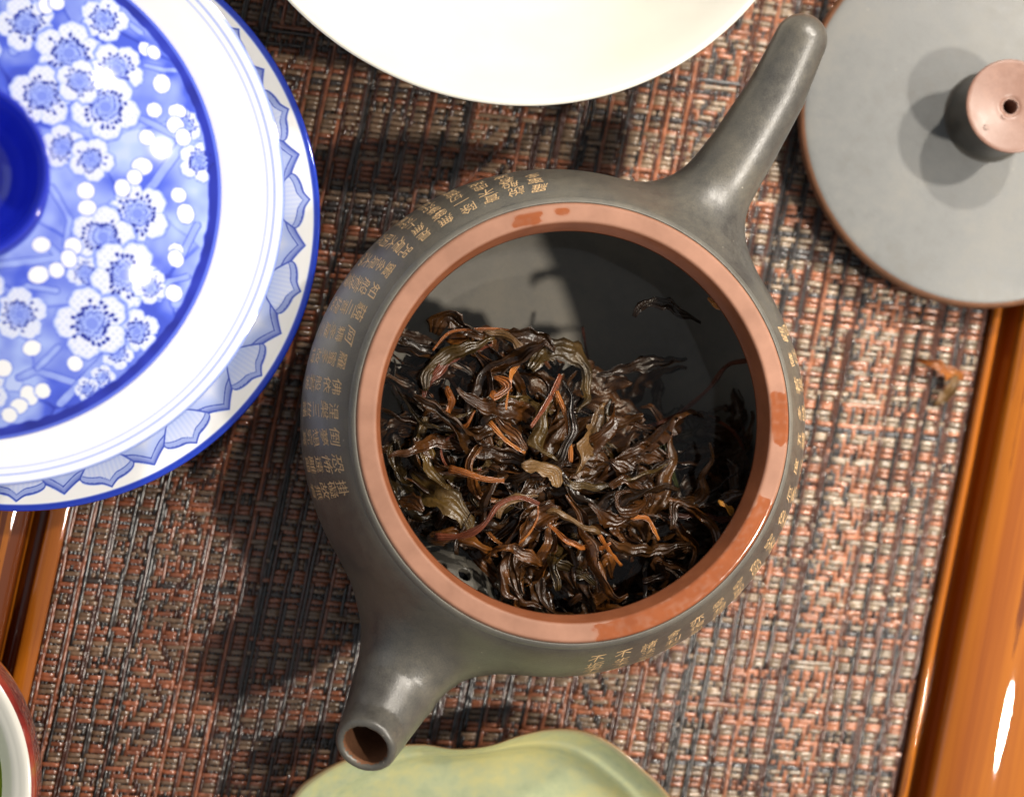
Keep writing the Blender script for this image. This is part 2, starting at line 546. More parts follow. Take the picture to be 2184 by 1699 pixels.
me = bpy.data.meshes.new("tray_bed"); bm.to_mesh(me); bm.free(); me.materials.append(M_wood)
link(bpy.data.objects.new("tray_bed", me), tray)

bm = bmesh.new()
bmesh.ops.create_cube(bm, size=1.0, matrix=Matrix.Translation((0.06, 0, -0.0165)) @ Matrix.Diagonal((0.9, 0.9, 0.02, 1)))
bmesh.ops.bevel(bm, geom=bm.edges[:], offset=0.004, segments=3, affect='EDGES')
me = bpy.data.meshes.new("table_top"); bm.to_mesh(me); bm.free(); me.materials.append(M_wood)
tag(link(bpy.data.objects.new("table_top", me)), kind="structure")

# placemat: every weft and warp thread is its own strip that really passes over and under
mat_root = thing("woven_placemat", "dark terracotta and slate woven vinyl placemat lying between the tray rails", "placemat", (0, 0, 0))
UD = np.array([1.0, -0.085]); UD /= np.linalg.norm(UD)        # the wefts run a little off square
PW, PF = 0.0885, 0.131                                       # warp and weft pitch
NW = int(width/PW/abs(UD@ND)); NF = 178
org = L0+VD*((W(1092, -120, 0)[:2]-L0)@VD)
up = np.zeros((NW, NF), bool)                                # True where the weft lies on top
warp_kind = []
i = 0
blocks = ['zig']+['stem', 'rib']*3+['stem2', 'rib']+['stem', 'rib']*4+['stem']
bi = 9
jj = np.arange(NF)
while i < NW:
    b = blocks[bi % len(blocks)]; bi += 1
    n = {'rib': 3, 'stem': 2+(bi % 3 == 0), 'stem2': 4, 'zig': 12}[b]
    off = (bi*7) % 23
    band = ((jj+(bi // 3)*5) % 21) < 2
    for k in range(n):
        if i >= NW: break
        if b == 'rib':
            up[i] = ~band
            if k == 1: up[i] |= band
        elif b in ('stem', 'stem2'):
            up[i] = (((jj+k*3) % 7) == 0) & (rng.random(NF) < 0.5) | (band & (k == 0))
        else:
            ph = (jj+off) % 24
            tri = np.where(ph < 12, ph, 24-ph)
            tw = (k+tri) % 6
            up[i] = (tw < 4)
            sq = ((jj+off) % 48) > 41
            up[i] = np.where(sq, np.where(((jj+off) % 5) < 2, True, (k % 4) < 2), up[i])
            if k in (0, 11): up[i] = (jj % 2 == 0)
        warp_kind.append(b if not (b == 'stem' and k == 1) else 'stemc')
        i += 1
A = 0.034
ter, bei, sla, blk, bro = (0.38, 0.152, 0.080), (0.305, 0.232, 0.160), (0.066, 0.063, 0.064), (0.018, 0.016, 0.016), (0.085, 0.034, 0.022)
def strip(path, half, side, name, color):
    n = len(path)
    V = np.empty((n, 3, 3))
    V[:, 1] = path
    V[:, 0] = path+side*half; V[:, 2] = path-side*half
    V[:, 0, 2] -= 0.030; V[:, 2, 2] -= 0.030; V[:, 1, 2] += 0.012
    a = np.arange(n-1)[:, None]; b = np.array([0, 1])[None, :]
    F = np.stack([a*3+b, a*3+b+1, (a+1)*3+b+1, (a+1)*3+b], -1).reshape(-1, 4)
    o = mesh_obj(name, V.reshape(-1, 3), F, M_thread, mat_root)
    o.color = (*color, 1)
    return o
def wav(h):
    """crossing heights -> 2 points per crossing, flat over floats"""
    m = 0.5*(h[:-1]+h[1:])
    out = np.empty(len(h)*2-1); out[0::2] = h; out[1::2] = m
    return out
up ^= rng.random((NW, NF)) < 0.025
jit_w = rng.normal(0, 0.009, NW); jit_f = rng.normal(0, 0.012, NF)
for j in range(NF):
    h = np.where(up[:, j], A, -A)
    z = wav(h)
    u = np.arange(len(z))*0.5*PW
    P = np.empty((len(z), 3))
    v = j*PF+jit_f[j]+0.012*np.sin(u*0.7+j)
    P[:, :2] = org+UD*(u+0.03)[:, None]+VD*v[:, None]
    P[:, 2] = z-0.06+rng.normal(0, 0.004, len(z))
    P[:, :2] += VD*np.interp(u, np.arange(0, u[-1]+1.0, 0.7), rng.normal(0, 0.012, len(np.arange(0, u[-1]+1.0, 0.7))))[:, None]
    c = [ter, bei, ter, bei, sla][rng.integers(5)] if rng.random() < 0.30 else (ter if (j//2) % 2 else bei)
    c = np.array(c)*rng.uniform(0.75, 1.2)
    strip(P, 0.050, np.array([*VD, 0]), "weft_thread", c)
for i in range(NW):
    h = np.where(up[i], -A, A)*0.8
    z = wav(h)
    v = np.arange(len(z))*0.5*PF
    P = np.empty((len(z), 3))
    u = (i+0.35)*PW+jit_w[i]
    P[:, :2] = org+UD*u+VD*v[:, None]
    P[:, 2] = z-0.062+rng.normal(0, 0.004, len(z))
    P[:, :2] += UD*np.interp(v, np.arange(0, v[-1]+1.0, 0.7), rng.normal(0, 0.010, len(np.arange(0, v[-1]+1.0, 0.7))))[:, None]
    kk = warp_kind[i]
    c = {'rib': [blk, sla, bro][rng.integers(3)], 'stem': [bro, bro, blk][rng.integers(3)], 'stemc': [ter, ter, sla, bro][rng.integers(4)], 'stem2': [sla, blk, bro][rng.integers(3)]}.get(kk, [sla, bro, ter, blk, sla][rng.integers(5)])
    strip(P, 0.040, np.array([*UD, 0]), "warp_thread", np.array(c)*rng.uniform(0.8, 1.2))

# ------------------------------------------------------------------ the teapot
PC = W(1181, 901, 3.1); PC[2] = 0.0
pot = thing("teapot", "open grey clay side-handle teapot full of wet tea leaves on the mat", "teapot", PC)
ZT = 5.8
outer = resample([(3.6, 0.0), (3.9, 0.06), (4.75, 0.75), (5.42, 1.9), (5.62, 3.0), (5.54, 3.9), (5.29, 4.7), (5.0, 5.25), (4.76, 5.58), (4.63, 5.66)], 0.12)
outer = np.vstack([[[0.0, 0.0]], outer, [[0.0, 5.66]]])
cav = resample([(3.5, 0.55), (4.2, 0.8), (4.8, 1.9), (5.0, 3.0), (4.92, 3.9), (4.7, 4.6), (4.45, 5.0), (4.28, 5.2), (4.26, 6.3)], 0.12)
cav = np.vstack([[[0.0, 0.55]], cav])
f_out = poly_sdf_table(outer, 8.5, -0.6, 7.2)
f_cav = poly_sdf_table(cav, 8.5, -0.6, 7.2)
def loc(px, py, z): return W(px, py, z)-PC
h_pts = [loc(1440, 560, 3.7), loc(1502, 440, 3.9), loc(1583, 320, 4.15), loc(1655, 200, 4.4), loc(1708, 86, 4.65)]
h_rad = [0.95, 0.86, 0.74, 0.66, 0.58]
s_pts = [loc(980, 1190, 2.6), loc(905, 1330, 2.9), loc(845, 1460, 3.45), loc(800, 1550, 4.2), loc(770, 1606, 4.95)]
s_rad = [1.5, 1.25, 0.96, 0.75, 0.64]
s_ax = (s_pts[4]-s_pts[3]); s_ax /= np.linalg.norm(s_ax)
tip = s_pts[4]-s_ax*0.22
def pot_parts(p):
    return f_out(p), tube_sdf(p, h_pts, h_rad), np.maximum(tube_sdf(p, s_pts, s_rad), ((p-tip)@s_ax)-0.0)
def smax(a, b, k): return -smin(-a, -b, k)
def bore(p):
    return tube_sdf(p, [tip+s_ax*1.0, tip-s_ax*0.3, s_pts[3]-s_ax*0.1, s_pts[2], s_pts[1], s_pts[0]*0.97], [0.50, 0.47, 0.47, 0.6, 0.8, 1.0])
def pot_sdf(p):
    b, h, s = pot_parts(p)
    s = smax(tube_sdf(p, s_pts, s_rad), ((p-tip)@s_ax), 0.12)
    d = smin(b, h, 1.15)
    d = smin(d, s, 1.25)
    d = smax(d, -p[:, 2]-0.0, 0.1)
    return smax(smax(d, -f_cav(p), 0.08), -bore(p), 0.10)
lo = np.minimum.reduce([np.array([-5.9, -5.9, -0.2]), np.min(h_pts, 0)-1.2, np.min(s_pts, 0)-1.0])
hi = np.maximum.reduce([np.array([5.9, 5.9, 6.0]), np.max(h_pts, 0)+1.2, np.max(s_pts, 0)+1.0])
lo[2] = -0.2; hi[2] = 6.0
V, F, N = grid_mesh(pot_sdf, lo, hi, 0.085)
cen = V[F].mean(1)
b_, h_, s_ = pot_parts(cen)
cavd = f_cav(cen)
inner = cavd < 0.12
in_bore = (bore(cen) < 0.015) & (cavd > 0.12)
kind = np.where(in_bore, 2, np.where(inner, 0, np.where((h_ < b_) & (h_ < s_), 1, np.where(s_ < b_, 2, 0))))
def submesh(name, sel, mats, midx, parent):
    f = F[sel]
    used, inv = np.unique(f, return_inverse=True)
    o = mesh_obj(name, V[used], inv.reshape(f.shape), mats, parent)
    o.data.polygons.foreach_set("material_index", midx[sel].astype(np.int32))
    o.data.normals_split_custom_set_from_vertices(N[used].tolist())
    return o
body = submesh("body", kind == 0, [M_clay, M_inner], inner.astype(int), pot)
submesh("handle", kind == 1, [M_clay], np.zeros(len(F), int), pot)
submesh("spout", kind == 2, [M_clay, M_brownclay], in_bore.astype(int), pot)

# red clay rim with wet patches
rp = [(4.055, 5.22), (4.075, 5.26), (4.175, 5.74), (4.205, 5.79), (4.24, 5.80)] + [(4.24+0.034*k, 5.80) for k in range(1, 10)] + [(4.57, 5.79), (4.605, 5.75), (4.62, 5.62), (4.55, 5.45), (4.30, 5.18)]
RV, RF = lathe(rp, 720, close=True)
rim = mesh_obj("rim", RV, RF, M_rim, pot)
th = np.degrees(np.arctan2(RV[:, 1], RV[:, 0])); rr = np.hypot(RV[:, 0], RV[:, 1])
RC = W(1224, 899, ZT)
def pang(px, py):
    q = W(px, py, ZT)-PC
    return math.degrees(math.atan2(q[1], q[0]))
def arcpatch(a0, a1, r0, r1, seed, soft=0.6):
    nz = (vnoise(th*0.5+400, rr*9+50, seed)-0.5)
    mid, hw = (a0+a1)/2, abs(a1-a0)/2
    da = np.abs((th-mid+180) % 360-180)
    e = sstep(hw+soft, hw-soft, da+nz*2.2)
    rc, rw = (r0+r1)/2, (r1-r0)/2
    e2 = sstep(rw+0.045, rw-0.035, np.abs(rr-rc)+nz*0.06+0.25*rw*(da/hw)**3)
    return e*e2*(0.72+0.5*vnoise(th*0.9+300, rr*14+20, seed+20))
wet = np.zeros(len(RV))
wet = np.maximum(wet, arcpatch(pang(1157, 462), pang(1092, 478), 4.24, 4.49, 1))
wet = np.maximum(wet, arcpatch(pang(1210, 457), pang(1182, 458), 4.35, 4.49, 2))
wet = np.maximum(wet, arcpatch(pang(1672, 835), pang(1672, 950), 4.22, 4.63, 3))
wet = np.maximum(wet, arcpatch(pang(1270, 1348), pang(1655, 1070), 4.18, 4.70, 4, 0.8))
inner_band = (RV[:, 2] < 5.76) & (rr < 4.20)
wet = np.maximum(wet, inner_band*0.80)
float_attr(rim, "wet", np.clip(wet, 0, 1))

cv_, cf_ = lathe(resample([(4.60, 5.50), (4.615, 5.735), (4.65, 5.735), (4.70, 5.69), (4.745, 5.61), (4.78, 5.48)], 0.03), 360)
mesh_obj("rim_collar", cv_, cf_, clay("pale_collar_clay", (0.085, 0.078, 0.064), (0.15, 0.138, 0.113), 0.5, 0.4), pot)

# strainer dome at the root of the spout
sdir = s_pts[1].copy(); sdir[2] = 0; sdir /= np.linalg.norm(sdir)
dc = sdir*4.92+np.array([0, 0, 2.95])
DR = 1.40
hdirs = []
e1 = -sdir; e3 = np.array([0, 0, 1.0]); e2 = np.cross(e3, e1)
for el in (-8, 20, 46, 72):
    for az in np.arange(-3, 4)*23/math.cos(math.radians(el))+(12 if el in (20, 72) else 0):
        a, b = math.radians(az), math.radians(el)
        hdirs.append(math.cos(b)*(math.cos(a)*e1+math.sin(a)*e2)+math.sin(b)*e3)
hdirs = np.array(hdirs)
def str_sdf(p):
    q = p-dc
    d = np.abs(np.linalg.norm(q, axis=1)-DR)-0.09
    for hd in hdirs:
        t = q@hd
        rad = np.linalg.norm(q-t[:, None]*hd, axis=1)
        hole = np.maximum(rad-0.15, -t)
        d = smax(d, -hole, 0.04)
    return np.maximum(d, f_cav(p)-0.05)
V, F, N = grid_mesh(str_sdf, dc-1.75, dc+1.75, 0.05, 1)
so = mesh_obj("strainer", V, F, M_clay, pot)
so.data.normals_split_custom_set_from_vertices(N.tolist())

# incised poem: columns of characters, first character at the rim, bent onto the body
SUTRA = ("觀自在菩薩行深般若波羅蜜多時照見五蘊皆空度一切苦厄舍利子色不異空空不異色色即是空空即是色受想行識亦復如是舍利子是諸法空相不生不滅不垢不淨不增不減"
         "是故空中無色無受想行識無眼耳鼻舌身意無色聲香味觸法無眼界乃至無意識界無無明亦無無明盡乃至無老死亦無老死盡無苦集滅道無智亦無得以無所得故菩提薩埵"
         "依般若波羅蜜多故心無掛礙無掛礙故無有恐怖遠離顛倒夢想究竟涅槃三世諸佛依般若波羅蜜多故得阿耨多羅三藐三菩提故知般若波羅蜜多是大神咒是大明咒是無上咒"
         "是無等等咒能除一切苦真實不虛故說般若波羅蜜多咒即說咒曰揭諦揭諦波羅揭諦波羅僧揭諦菩提薩婆訶")
fcache = {}
def glyph(ch):
    if ch in fcache: return fcache[ch]
    cu = bpy.data.curves.new("glyph", 'FONT')
    cu.body = ch; cu.size = 1.0; cu.resolution_u = 2
    cu.offset = -0.004
    o = bpy.data.objects.new("glyph", cu); scene.collection.objects.link(o)
    dg = bpy.context.evaluated_depsgraph_get()
    ev = o.evaluated_get(dg)
    m = ev.to_mesh()
    V = np.array([v.co[:2] for v in m.vertices]); Fs = [tuple(p.vertices) for p in m.polygons]
    ev.to_mesh_clear()
    bpy.data.objects.remove(o); bpy.data.curves.remove(cu)
    if len(V):
        V = V-(V.min(0)+V.max(0))/2
    fcache[ch] = (V, Fs)
    return fcache[ch]
# meridian of the body, measured from the rim downwards
mer = outer[1:-1][::-1]
ml = np.concatenate([[0], np.cumsum(np.linalg.norm(np.diff(mer, axis=0), axis=1))])
def on_body(theta, s):
    r = np.interp(s, ml, mer[:, 0]); z = np.interp(s, ml, mer[:, 1])
    p = np.stack([r*np.cos(theta), r*np.sin(theta), z], -1)
    for _ in range(3):
        e = 0.01
        g = np.stack([pot_sdf(p+np.eye(3)[i]*e)-pot_sdf(p-np.eye(3)[i]*e) for i in range(3)], -1)/(2*e)
        g /= np.maximum(np.linalg.norm(g, axis=1), 1e-6)[:, None]
        p = p-(pot_sdf(p)-0.006)[:, None]*g
    return p
def inscription(theta0, s0, text, size):
    Vs, Fs, n = [], [], 0
    for k, ch in enumerate(text):
        gv, gf = glyph(ch)
        if not len(gv): continue
        w = gv*np.array([size*rng.uniform(0.92, 1.12), size*rng.uniform(0.85, 1.1)])
        w[:, 0] += w[:, 1]*rng.normal(0.12, 0.10)
        w[:, 1] += w[:, 0]*rng.normal(0.10, 0.06)
        w += rng.normal(0, 0.012, 2)
        Vs.append(w+np.array([0, -(k+0.5)*size*1.02])); Fs += [tuple(i+n for i in f) for f in gf]; n += len(gv)
    U = np.vstack(Vs)
    s = s0-U[:, 1]
    r = np.interp(s, ml, mer[:, 0])
    P = on_body(theta0+U[:, 0]/r, s)
    return mesh_obj("inscription", P, Fs, M_ink, body, smooth=False)
def ang_of(px, py, z):
    q = W(px, py, z)-PC
    return math.atan2(q[1], q[0])
pos = SUTRA.index("掛礙故無有恐怖")
# columns from the lower left clockwise to the top, then the run on the right
a_start, a_end = ang_of(700, 1045, 4.6), ang_of(1145, 385, 5.0)
if a_start < 0: a_start += 2*math.pi
ncol = 17
for c in range(ncol):
    a = a_start+(a_end-a_start)*c/(ncol-1)
    n = 5 if c < ncol-4 else (5, 4, 4, 3)[c-(ncol-4)]
    inscription(a, 0.42, SUTRA[pos:pos+n], 0.38); pos += n
pos = 0
a_start, a_end = ang_of(1262, 1412, 4.6), ang_of(1688, 700, 4.6)
ncol = 17
for c in range(ncol):
    a = a_end+(a_start-a_end)*c/(ncol-1)
    n = 4
    inscription(a, 0.44, SUTRA[pos:pos+n], 0.38); pos += n

# ------------------------------------------------------------------ tea in the pot
ZW = 3.55
wr = resample([(0.0, ZW), (2.5, ZW), (4.8, ZW), (4.9, ZW+0.02), (4.96, ZW+0.08)], 0.3)
wv, wf = lathe(wr, 128)
tea = mesh_obj("tea", wv, wf, M_tea, None, loc=PC)
tag(tea, "dark brewed tea standing in the open grey teapot", "tea")

def leaf(path, width, name="tea_leaf", mat='brown', parent=None, fold=0.5, twist=0.0, ripple=0.12, shape='leaf', seed=0, thick=0.018, geom=False):
    P = resample(path, 0.11)
    n = len(P)
    r = np.random.default_rng(seed)
    T = np.gradient(P, axis=0); T /= np.maximum(np.linalg.norm(T, axis=1), 1e-9)[:, None]
    Nn = np.empty_like(P)
    v = np.array([0, 0, 1.0]) if abs(T[0][2]) < 0.9 else np.array([1.0, 0, 0])
    for k in range(n):
        v = v-T[k]*(v@T[k]); v /= np.linalg.norm(v)+1e-9
        Nn[k] = v
    B = np.cross(T, Nn)
    t = np.linspace(0, 1, n)
    a0 = r.uniform(-0.4, 0.4)
    phi = a0+twist*t+0.25*np.sin(t*6+r.uniform(0, 6))
    Bn = B*np.cos(phi)[:, None]+Nn*np.sin(phi)[:, None]
    Nn2 = -B*np.sin(phi)[:, None]+Nn*np.cos(phi)[:, None]
    if shape == 'leaf':
        w = width*(np.sin(np.pi*(0.06+0.88*t))**0.75)*(1-0.25*t)
    elif shape == 'stem':
        w = width*(1.0-0.35*t)*(0.9+0.2*np.sin(t*19+r.uniform(0, 6))*0.5)
    else:
        w = width*np.minimum(1, np.minimum(t, 1-t)*9+0.35)
    w = w*(1+0.10*np.sin(t*23+r.uniform(0, 6)))
    ss = np.linspace(-1, 1, 9)
    ring = []
    ph = r.uniform(0, 6, 8)
    kap = np.maximum(0.15, fold*1.7*(0.65+0.5*np.sin(t*r.uniform(2, 5)+ph[2])))*r.choice([1, 1, -1])
    for side in (1, -1):
        for s in (ss if side > 0 else ss[::-1]):
            if shape == 'stem':
                off = Bn*(w*s)[:, None]+Nn2*(side*w*math.sqrt(max(0, 1-s*s))*0.8)[:, None]
            else:
                sx = np.sin(kap*s)/kap
                hgt = w*(1-np.cos(kap*s))/kap
                hgt = hgt+ripple*w*(np.sin(t*14+ph[0]+s*1.5)*abs(s)+0.55*np.sin(s*5.5+ph[1]+t*5)+0.35*np.sin(s*9+ph[3]))
                ser = 1+(0.10*np.sin(t*n*2.1+ph[4]) if abs(s) > 0.9 else 0)
                th_ = thick*(1.0-0.6*abs(s))
                off = Bn*(w*sx*ser)[:, None]+Nn2*(hgt+side*th_)[:, None]
            q = P+off
            if shape != 'stem':
                q = q+0.035*np.stack([np.sin(q[:, 1]*9+ph[5])+0.6*np.sin(q[:, 2]*17), np.sin(q[:, 2]*8+ph[6])+0.6*np.sin(q[:, 0]*15), np.sin(q[:, 0]*9+ph[7])+0.6*np.sin(q[:, 1]*16)], -1)
            ring.append(q)
    m = len(ring)
    V = np.stack(ring, 1).reshape(-1, 3)
    F = []
    for k in range(n-1):
        for q in range(m):
            q2 = (q+1) % m
            F.append((k*m+q, k*m+q2, (k+1)*m+q2, (k+1)*m+q))
    F.append(tuple(range(m))[::-1]); F.append(tuple((n-1)*m+q for q in range(m)))
    if geom: return V, F, n, m
    o = mesh_obj(name, V, F, M_leaf[mat], parent)
    float_attr(o, "across", np.tile(np.r_[ss, ss[::-1]], n))
    return o

heap = thing("tea_leaf_clump", "tangled heap of wet brown tea leaves piled up inside the grey teapot", "tea leaves", (0, 0, 0))
hx = np.array([[-0.05]])
def heap_z(px, py):
    """height of the heap's surface above the mat at a picture point"""
    g = lambda cx, cy, sx, sy, h: h*math.exp(-((px-cx)/sx)**2-((py-cy)/sy)**2)
    return 2.9+g(1060, 900, 230, 210, 1.35)+g(1160, 1060, 260, 150, 0.9)+g(1330, 1130, 240, 130, 0.75)+g(1000, 1130, 170, 120, 0.5)-g(1450, 960, 120, 110, 0.35)
HP = [(815, 905), (840, 800), (905, 745), (960, 715), (1060, 705), (1180, 735), (1262, 770), (1290, 850), (1400, 900), (1500, 960), (1600, 985), (1612, 1060), (1560, 1160), (1470, 1250), (1300, 1312), (1150, 1305), (1060, 1290), (1010, 1200), (910, 1150), (850, 1060)]
def inside(px, py, poly=HP):
    c = False
    for (x1, y1), (x2, y2) in zip(poly, poly[1:]+poly[:1]):
        if (y1 > py) != (y2 > py) and px < (x2-x1)*(py-y1)/(y2-y1)+x1: c = not c
    return c
def clampr(p):
    q = p[:2]-PC[:2]
    d = np.hypot(*q)
    lim = 4.55 if p[2] < 4.4 else 3.95
    if d > lim: p[:2] = PC[:2]+q*lim/d
    return p
lr = np.random.default_rng(21)
Rinv = R_cam.T
def pix(p):
    """picture point of a place, to keep the strainer clear of leaves"""
    c = Rinv @ (np.array(p)-np.array([0, 0, CAMH]))
    return FW/2-c[0]/c[2]*FPX, FH/2+c[1]/c[2]*FPX
def clear(path):
    return not any(890 < a < 1045 and b > 1150 and b > 1165+(a-920)*0.35 for a, b in map(pix, path))
cnt = 0
while cnt < 248:
    px, py = lr.uniform(805, 1620), lr.uniform(700, 1320)
    if not inside(px, py): continue
    if lr.random() < 0.35 and px > 1380: continue
    hz = heap_z(px, py)
    L = lr.uniform(1.7, 3.8)
    a0 = lr.uniform(0, 2*math.pi)
    turn = lr.normal(0, 0.8)
    layer = lr.random()
    for sib in range(lr.integers(1, 4)):                      # wet leaves cling together in small sheaves
        z = hz-0.22-layer**1.2*1.1-sib*0.06
        p = W(px, py, z)+np.array([lr.normal(0, 0.13), lr.normal(0, 0.13), 0])*sib
        a = a0+lr.normal(0, 0.22)*sib
        m = 7
        path = []
        el = lr.normal(0, 0.2)
        for k in range(m):
            path.append(clampr(p.copy()))
            st = L/(m-1)
            p = p+np.array([math.cos(a)*math.cos(el), math.sin(a)*math.cos(el), math.sin(el)])*st
            a += turn*0.42+lr.normal(0, 0.26); el = el*0.7+lr.normal(0, 0.24)
            p[2] = min(p[2], 4.75)
        if not clear(path): continue
        if any(b < 690 or (a > 1300 and b < 850-(a-1300)*0.1) for a, b in map(pix, path)): continue
        kind_ = lr.choice(['dark', 'brown', 'olive', 'amber', 'red', 'tan'], p=[0.40, 0.40, 0.11, 0.05, 0.035, 0.005])
        if kind_ in ('amber', 'red'):
            leaf(path, lr.uniform(0.035, 0.065), mat=kind_, parent=heap, shape='stem', seed=cnt)
        else:
            leaf(path, lr.choice([lr.uniform(0.09, 0.18), lr.uniform(0.15, 0.38)]), mat=kind_, parent=heap, fold=lr.uniform(0.5, 2.0), twist=lr.normal(0, 1.4), ripple=lr.uniform(0.15, 0.5), seed=cnt)
        cnt += 1
UV_, UF_, UA_, off_ = [], [], [], 0
cnt = 0
while cnt < 170:
    px, py = lr.uniform(805, 1620), lr.uniform(700, 1320)
    if not (inside(px, py) or (1380 < px < 1610 and 880 < py < 1150)): continue
    z = min(heap_z(px, py)-lr.uniform(0.35, 1.2), 3.9)
    if px > 1380 and py < 1080: z = min(z, 3.35)
    p = W(px, py, z)
    a = lr.uniform(0, 2*math.pi); L = lr.uniform(1.0, 2.2); path = []
    for k in range(5):
        path.append(clampr(p.copy())); a += lr.normal(0, 0.4)
        p = p+np.array([math.cos(a), math.sin(a), lr.normal(0, 0.2)])*L/4
    if not clear(path) or any(b < 720 for _a, b in map(pix, path)): continue
    v_, f_, n_, m_ = leaf(path, lr.uniform(0.2, 0.5), fold=lr.uniform(0.3, 1.2), twist=lr.normal(0, 0.8), ripple=0.3, seed=5000+cnt, geom=True)
    UV_.append(v_); UF_ += [tuple(i_+off_ for i_ in q) for q in f_]; off_ += len(v_)
    UA_.append(np.tile(np.r_[np.linspace(-1, 1, m_//2), np.linspace(1, -1, m_//2)], n_)); cnt += 1
und = mesh_obj("sunken_leaves", np.vstack(UV_), UF_, M_leaf['dark'], heap)
float_attr(und, "across", np.hstack(UA_))
und["kind"] = "stuff"

# the leaves one can pick out on top of the heap (picture points, lift above the heap)
def placed(pts, width, mat, shape='leaf', lift=0.15, fold=0.6, twist=0.3, ripple=0.12, seed=1):
    path = []
    for k, q in enumerate(pts):
        z = q[2] if len(q) > 2 else heap_z(q[0], q[1])+lift
        path.append(W(q[0], q[1], min(z, 5.0)))
    return leaf(path, width, mat=mat, parent=heap, shape=shape, fold=fold, twist=twist, ripple=ripple, seed=seed)
placed([(905, 830), (912, 795), (950, 760), (1005, 740), (1055, 720)], 0.20, 'olive', fold=0.9, lift=0.22, seed=2)
placed([(900, 850), (930, 790), (985, 750), (1045, 735)], 0.12, 'red', lift=0.10, seed=3)
placed([(1035, 712), (1075, 715), (1105, 745), (1112, 775)], 0.13, 'tan', lift=0.15, fold=0.4, seed=4)
placed([(1112, 775), (1090, 800), (1085, 830), (1080, 870)], 0.07, 'amber', lift=0.25, seed=5)
placed([(1130, 790), (1165, 745), (1215, 745), (1250, 775), (1258, 835), (1235, 880)], 0.30, 'olive', lift=0.12, fold=1.0, seed=6)
placed([(952, 820), (965, 850), (958, 880), (975, 905), (1000, 905), (1010, 880)], 0.13, 'amber', lift=0.25, fold=0.8, twist=1.6, seed=7)
placed([(1052, 808), (1068, 812), (1078, 830), (1058, 850), (1050, 838)], 0.10, 'amber', lift=0.35, shape='band', seed=8)
placed([(1195, 800), (1178, 840), (1150, 885), (1132, 910)], 0.075, 'red', shape='stem', lift=0.40, seed=9)
placed([(1180, 850), (1160, 900), (1155, 945), (1185, 985)], 0.33, 'olive', lift=0.18, fold=1.0, seed=10)
placed([(1185, 835), (1205, 880), (1215, 930), (1218, 985)], 0.075, 'amber', shape='stem', lift=0.42, seed=11)
placed([(1060, 890), (1085, 920), (1110, 950), (1125, 960)], 0.15, 'brown', lift=0.3, seed=12)
placed([(1045, 900), (1080, 940), (1120, 965)], 0.065, 'amber', shape='stem', lift=0.34, seed=13)
placed([(1290, 860), (1270, 910), (1245, 960), (1230, 1010)], 0.24, 'tan', lift=0.1, fold=1.2, ripple=0.3, seed=14)
placed([(1300, 850), (1290, 905), (1265, 950)], 0.16, 'olive', lift=0.12, fold=1.0, seed=15)
placed([(960, 1000), (985, 1005), (1030, 1020), (1075, 1025)], 0.09, 'amber', shape='stem', lift=0.4, seed=16)
placed([(1110, 995), (1150, 1000), (1180, 1010), (1195, 1040)], 0.14, 'tan', shape='band', lift=0.42, seed=17)
placed([(930, 1145), (985, 1142), (1030, 1120), (1065, 1075), (1110, 1060), (1150, 1075)], 0.09, 'red', shape='stem', lift=0.50, seed=18)
placed([(1060, 1110), (1070, 1080), (1100, 1065), (1150, 1062)], 0.15, 'tan', lift=0.42, fold=0.9, seed=19)
placed([(1165, 1085), (1200, 1095), (1245, 1120), (1280, 1135)], 0.13, 'tan', shape='band', lift=0.42, fold=1.2, seed=20)
placed([(1175, 1120), (1205, 1150), (1240, 1165), (1275, 1170), (1298, 1160)], 0.14, 'amber', lift=0.40, fold=1.1, ripple=0.3, seed=21)
placed([(1278, 1140), (1300, 1175), (1325, 1205)], 0.06, 'amber', shape='stem', lift=0.36, seed=22)
placed([(1305, 1040), (1330, 1025), (1365, 1045), (1370, 1075), (1340, 1090), (1315, 1075), (1320, 1055), (1345, 1055)], 0.19, 'brown', lift=0.45, fold=0.9, seed=23)
placed([(1300, 985), (1340, 1010), (1385, 1035), (1380, 1080)], 0.27, 'brown', lift=0.3, fold=0.7, seed=24)
placed([(1260, 1070), (1285, 1100), (1310, 1115), (1345, 1105)], 0.2, 'brown', lift=0.4, seed=25)
placed([(1345, 1102), (1380, 1105), (1395, 1130), (1405, 1150)], 0.065, 'amber', shape='stem', lift=0.42, seed=26)
placed([(1435, 1130), (1445, 1070), (1500, 1075), (1550, 1095)], 0.15, 'dark', lift=0.3, fold=1.0, seed=27)
placed([(1430, 1100), (1480, 1095), (1540, 1110), (1590, 1112)], 0.1, 'red', lift=0.25, seed=28)
placed([(1290, 1150), (1340, 1175), (1400, 1180), (1470, 1160)], 0.22, 'dark', lift=0.3, seed=29)
placed([(915, 1150), (970, 1150), (1020, 1165), (1060, 1190)], 0.30, 'brown', lift=0.45, fold=1.1, seed=30)
placed([(1040, 1190), (1080, 1170), (1120, 1185), (1160, 1200)], 0.20, 'brown', lift=0.5, fold=1.2, ripple=0.3, seed=31)
placed([(1110, 1200), (1130, 1220), (1155, 1235)], 0.30, 'dark', lift=0.25, fold=0.4, seed=32)
placed([(885, 1005), (930, 1055), (970, 1085), (1005, 1135)], 0.34, 'olive', lift=0.12, fold=0.25, seed=33)
placed([(1060, 1235), (1080, 1255), (1095, 1285)], 0.20, 'olive', lift=0.35, fold=1.6, seed=34)
placed([(1100, 1268), (1105, 1290), (1140, 1305)], 0.075, 'amber', lift=0.4, shape='band', seed=35)
placed([(1180, 1185), (1220, 1215), (1265, 1245)], 0.17, 'olive', lift=0.35, fold=1.2, seed=36)
